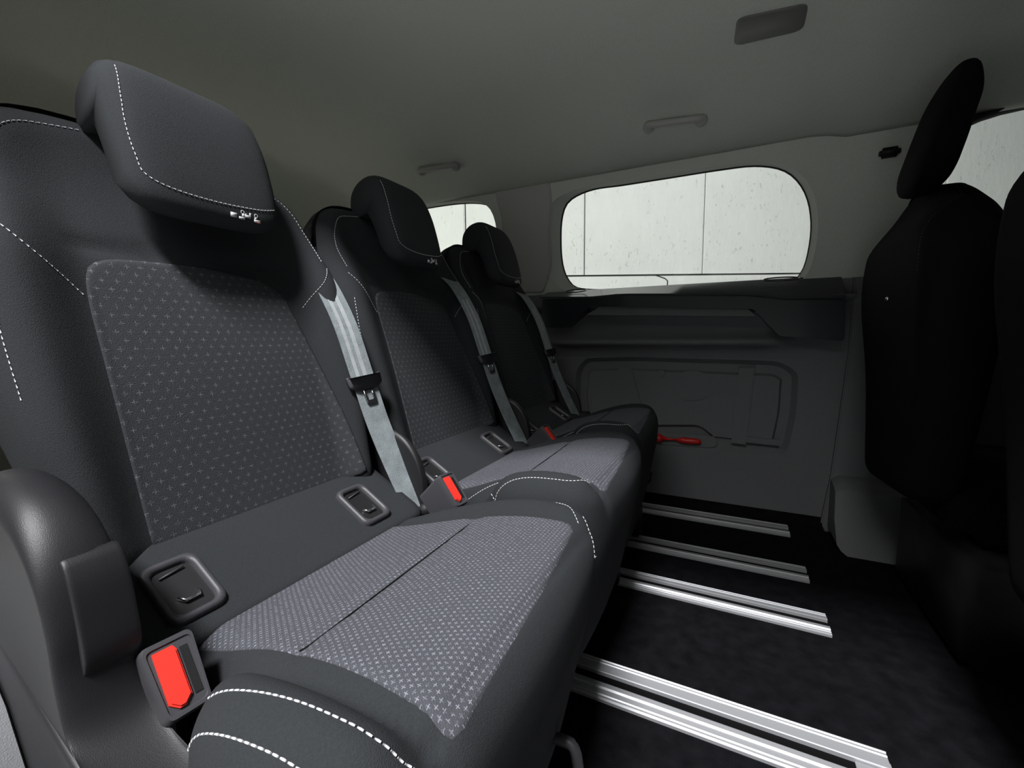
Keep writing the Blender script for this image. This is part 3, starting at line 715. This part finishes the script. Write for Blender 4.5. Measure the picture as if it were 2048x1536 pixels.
# ------------------------------------------------------------------ seat belts (about the seat centre)
def make_belt():
    r = empty('seat_belt')
    path = [(-.765, .194, .885), (-.708, .200, .842), (-.656, .206, .755), (-.620, .212, .650), (-.590, .217, .560), (-.556, .223, .480), (-.525, .229, .415), (-.505, .233, .37)]
    P = smoothloop(path, 8, False)
    def ribbon(w0, w1, lift, th, i0=0, i1=None):
        bm = bmesh.new(); prev = None; idx = list(range(i0, i1 or len(P)))
        for i in idx:
            t = (P[min(i + 1, len(P) - 1)] - P[max(i - 1, 0)]).normalized(); sd = Vector((.22, 1, 0)); sd = (sd - sd.dot(t) * t).normalized(); nr = sd.cross(t).normalized()
            if nr.x < 0: nr = -nr
            rg = [bm.verts.new(P[i] + sd * a + nr * (lift + c_)) for a, c_ in ((w0, 0), (w1, 0), (w1, th), (w0, th))]
            if prev:
                for k in range(4): bm.faces.new((prev[k], rg[k], rg[(k + 1) % 4], prev[(k + 1) % 4]))
            else: bm.faces.new(rg[::-1])
            prev = rg
        bm.faces.new(prev); return bm
    wb = obj('webbing', ribbon(-.024, .024, 0, .0014), 'web', r, smooth=False)
    obj('woven_stripe', ribbon(-.013, -.006, .0014, .0003, 12, 26), 'web2', wb, smooth=False); obj('woven_stripe', ribbon(.002, .010, .0014, .0003, 12, 27), 'web2', wb, smooth=False)
    g_ = P[25]; t = (P[26] - P[24]).normalized(); sd = Vector((.22, 1, 0)); sd = (sd - sd.dot(t) * t).normalized(); nr = sd.cross(t)
    if nr.x < 0: nr = -nr
    mt = Matrix((sd, -t, nr)).transposed().to_4x4(); mt.translation = g_
    bm = bmesh.new(); pf = roundpoly([Vector(p) for p in ((-.036, .013, 0), (-.026, .010, 0), (.026, .010, 0), (.036, .013, 0), (.034, -.008, 0), (.022, -.016, 0), (-.022, -.016, 0), (-.034, -.008, 0))], .004, 3)
    prism(bm, [(p.x, p.y) for p in pf], -.004, .009, 'xy', bev=.0028); bmesh.ops.transform(bm, matrix=mt, verts=bm.verts)
    tg = obj('belt_tongue', bm, 'plastic_g', r)
    bm = bmesh.new()
    o_ = roundpoly([Vector(p) for p in ((-.0115, -.012, 0), (.0115, -.012, 0), (.0105, -.044, 0), (-.0105, -.044, 0))], .004, 3); i_ = roundpoly([Vector(p) for p in ((-.0065, -.018, 0), (.0065, -.018, 0), (.0060, -.037, 0), (-.0060, -.037, 0))], .002, 3)
    for z0, z1 in ((.003, .0055),):
        band(bm, [(p.x, p.y, z1) for p in o_], [(p.x, p.y, z1) for p in i_]); band(bm, [(p.x, p.y, z0) for p in o_], [(p.x, p.y, z1) for p in o_]); band(bm, [(p.x, p.y, z0) for p in i_], [(p.x, p.y, z1) for p in i_]); band(bm, [(p.x, p.y, z0) for p in o_], [(p.x, p.y, z0) for p in i_])
    bmesh.ops.transform(bm, matrix=mt, verts=bm.verts); obj('tongue_plate', bm, 'black', tg, smooth=False)
    bm = bmesh.new(); tube(bm, [mt @ Vector((-.0108, -.014, .0058)), mt @ Vector((-.0100, -.042, .0058))], .0010, 6); tube(bm, [mt @ Vector((.0062, -.019, .0058)), mt @ Vector((.0058, -.036, .0058))], .0009, 6); obj('plate_edge', bm, 'steel', tg)
    bm = bmesh.new(); box(bm, (-.535, .245, .35), (-.47, .305, .405), .01); obj('belt_anchor', bm, 'black', r)
    return r
BG = 'grey seat belts hanging down the row'
b1 = make_belt(); b1.location = (0, .392, 0); tag(b1, 'wide grey seat belt beside the nearest seat, with grey sliding tongue', 'seat belt', BG)
for yy, lb in ((.875, 'grey seat belt hanging beside the middle seat of the row'), (1.350, 'narrow dark grey seat belt hanging beside the farthest seat, close to the side wall')):
    c = copy_tree(b1); c.location = (0, yy - .02, .02); tag(c, lb, 'seat belt', BG)
# ------------------------------------------------------------------ front seats, seen from behind
def make_front():
    r = empty('bucket_seat')
    ta = math.radians(8)
    def ff(u, v, n): return Vector((.385 + v * math.sin(ta) * .2 - n, u, .40 + v))
    out = roundpoly([Vector(p) for p in ((-.17, -.06, 0), (.15, -.09, 0), (.215, .12, 0), (.255, .36, 0), (.262, .58, 0), (.235, .69, 0), (.10, .685, 0), (-.04, .650, 0), (-.17, .585, 0), (-.258, .49, 0), (-.262, .40, 0), (-.225, .15, 0))], [.05, .05, .1, .1, .08, .07, .06, .06, .09, .08, .1, .1], 5)
    pad = Pad(out, lambda u, v: .035 + .03 * math.exp(-((v - .45) / .2) ** 2) - .05 * sm(.52, .66, v), .045, ff)
    b = obj('backrest', pad.build(-.065, mid=[(1, -.02), (1, -.045)], shrink=.95), 'blackcloth', r, recalc=False)
    bm = bmesh.new(); stitches(bm, [pad.P(p.x, p.y, .0006) for p in smoothloop([Vector(p) for p in ((-.10, .63, 0), (-.16, .57, 0), (-.20, .50, 0), (-.215, .44, 0))], 8, False)], .004, .004, .0004); obj('stitching', bm, 'plastic_g', b, recalc=False)
    bm = bmesh.new()
    pf = smoothloop([(.352, 1.085, 0), (.366, 1.15, 0), (.390, 1.24, 0), (.405, 1.280, 0), (.422, 1.305, 0), (.446, 1.298, 0), (.456, 1.24, 0), (.446, 1.18, 0), (.430, 1.10, 0), (.412, 1.05, 0), (.362, 1.045, 0)], 4)
    sts = []
    for i in range(17):
        y = -.118 + .236 * i / 16; e = abs(y) / .121; sts.append((y, (1 - e ** 2.6) ** (1 / 2.2) * .75 + .25))
    loft(bm, [(p.x, p.y) for p in pf], sts); obj('headrest', bm, 'blackcloth', r)
    bm = bmesh.new(); box(bm, (.44, -.22, .24), (.90, .22, .42), .05); obj('cushion', bm, 'blackcloth', r)
    bm = bmesh.new(); box(bm, (.46, -.225, .001), (.90, .225, .26), .02); obj('seat_base', bm, 'black', r)
    bm = bmesh.new(); a = pad.P(-.03, .40, 0); bmesh.ops.create_icosphere(bm, subdivisions=2, radius=.005, matrix=Matrix.Translation(a)); obj('back_button', bm, 'steel', b)
    return r
f1 = make_front(); f1.location = (0, 1.40, 0); tag(f1, 'black front seat seen from behind, its tall headrest against the door window', 'seat', 'black front seats')
f2 = copy_tree(f1); f2.location = (.030, .745, 0); tag(f2, 'black front seat cut off by the right edge of the photo', 'seat', 'black front seats')
# belt loop and strap by the pillar
r = empty('pillar_belt', (.40, 1.80, 0)); tag(r, 'black seat belt with its loop on the pillar behind the black front seat', 'seat belt')
a = on(1778, 303, y=1.79)
bm = bmesh.new(); box(bm, (-.022, -.015, a.z - .014), (.03, .02, a.z + .014), .008); o = obj('belt_loop', bm, 'black', r); o.location = (a.x - .40, 0, 0)
p0, p1, p2_ = on(1802, 905, y=1.66), on(1796, 930, y=1.66), on(1782, 962, y=1.70)
bm = bmesh.new(); tube(bm, [p - Vector((.40, 1.80, 0)) for p in smoothloop([p0 + Vector((.02, 0, .09)), p0, p1, p2_], 6, False)], .010, 8); obj('belt_strap', bm, 'black', r)
# ------------------------------------------------------------------ things on the roof
def roofpt(u, v, drop=0):
    d = CR * ((u - 1024) / FPX) + CD * ((v - 768) / FPX) + CF; t = .2; best = None
    while t < 4:
        p = EYE + d * t
        if p.z >= roof_z(p.x, p.y) - drop: return p
        t += .002
    return p
def grab_handle(ua, va, ub, vb, lab):
    A = roofpt(ua, va); B = roofpt(ub, vb); d = (B - A); r = empty('grab_handle', (A + B) / 2); tag(r, lab, 'handle', 'grab handles on the roof edge')
    L = d.length; ax = d.normalized(); mid = (A + B) / 2
    nrm = Vector((0, -.9, -.38)).normalized(); side = ax.cross(nrm).normalized()
    def w(s, n, k=0): return ax * s + nrm * n + side * k
    bm = bmesh.new()
    pts = smoothloop([w(-L * .50, .002), w(-L * .49, .016), w(-L * .42, .028), w(-L * .25, .033), w(0, .034), w(L * .25, .033), w(L * .42, .028), w(L * .49, .016), w(L * .50, .002)], 5, False)
    tube(bm, pts, [.010 + .002 * abs(i / (len(pts) - 1) - .5) * 2 for i in range(len(pts))], 12); obj('grip', bm, 'roofplast', r)
    for s in (-1, 1):
        bm = bmesh.new(); bmesh.ops.create_uvsphere(bm, u_segments=20, v_segments=12, radius=1, matrix=Matrix.Translation(w(s * L * .475, .008, .006)) @ Matrix.Diagonal((.019, .021, .019, 1))); obj('end_mount', bm, 'roofplast', r)
    bm = bmesh.new(); o1 = w(0, .004, .004)
    vs = [bm.verts.new(o1 + ax * a + side * b_ + nrm * n_) for n_ in (-.01, .006) for a, b_ in ((-.036, -.006), (.036, -.006), (.036, .006), (-.036, .006))]
    for f in ((0, 1, 2, 3), (4, 5, 6, 7), (0, 1, 5, 4), (1, 2, 6, 5), (2, 3, 7, 6), (3, 0, 4, 7)): bm.faces.new([vs[i] for i in f])
    obj('handle_slot', bm, 'black', r, smooth=False)
    return r
grab_handle(1296, 250, 1406, 236, 'larger grey grab handle on the roof above the big side window')
grab_handle(843, 340, 914, 329, 'smaller grey grab handle on the roof above the rear quarter window')
c4 = [roofpt(*p) for p in ((1467, 90), (1474, 34), (1618, 3), (1606, 58))]
mid = sum(c4, Vector()) / 4
bm = bmesh.new(); lp = roundpoly([p - mid for p in c4], .022, 5); dn = Vector((0, 0, -1))
band(bm, [p + dn * -.004 for p in lp], [p + dn * .003 for p in lp]); band(bm, [p + dn * .003 for p in lp], [p * .95 + dn * .005 for p in lp])
vs = [bm.verts.new(p * .95 + dn * .005) for p in lp]; bm.faces.new(vs)
o = obj('dome_lamp', bm, 'rooflens', sharp=.6); o.location = mid; tag(o, 'dark switched-off rectangular dome lamp on the grey roof lining', 'lamp')
# ------------------------------------------------------------------ red tool in the wall pocket
A = on(1314, 876, y=1.878); B = on(1402, 884, y=1.878); r = empty('plastic_tool', (A + B) / 2); tag(r, 'red plastic tool lying in the small recess of the grey side wall', 'tool')
ax = (B - A).normalized(); L = (B - A).length; O = -ax * L / 2
bm = bmesh.new(); tube(bm, [O + ax * L * t for t in (.46, .50, .56, .60, .8, .95, 1.0)], [.004, .009, .012, .0125, .0125, .011, .006], 12); obj('handle', bm, 'redtool', r)
bm = bmesh.new(); tube(bm, [O + ax * L * t for t in (.12, .3, .47)], [.010, .005, .0045], 10); obj('shaft', bm, 'redtool', r)
bm = bmesh.new(); tube(bm, [O + ax * L * t for t in (-.02, .0, .10, .14)], [.014, .018, .018, .009], 12); obj('head', bm, 'redtool', r)
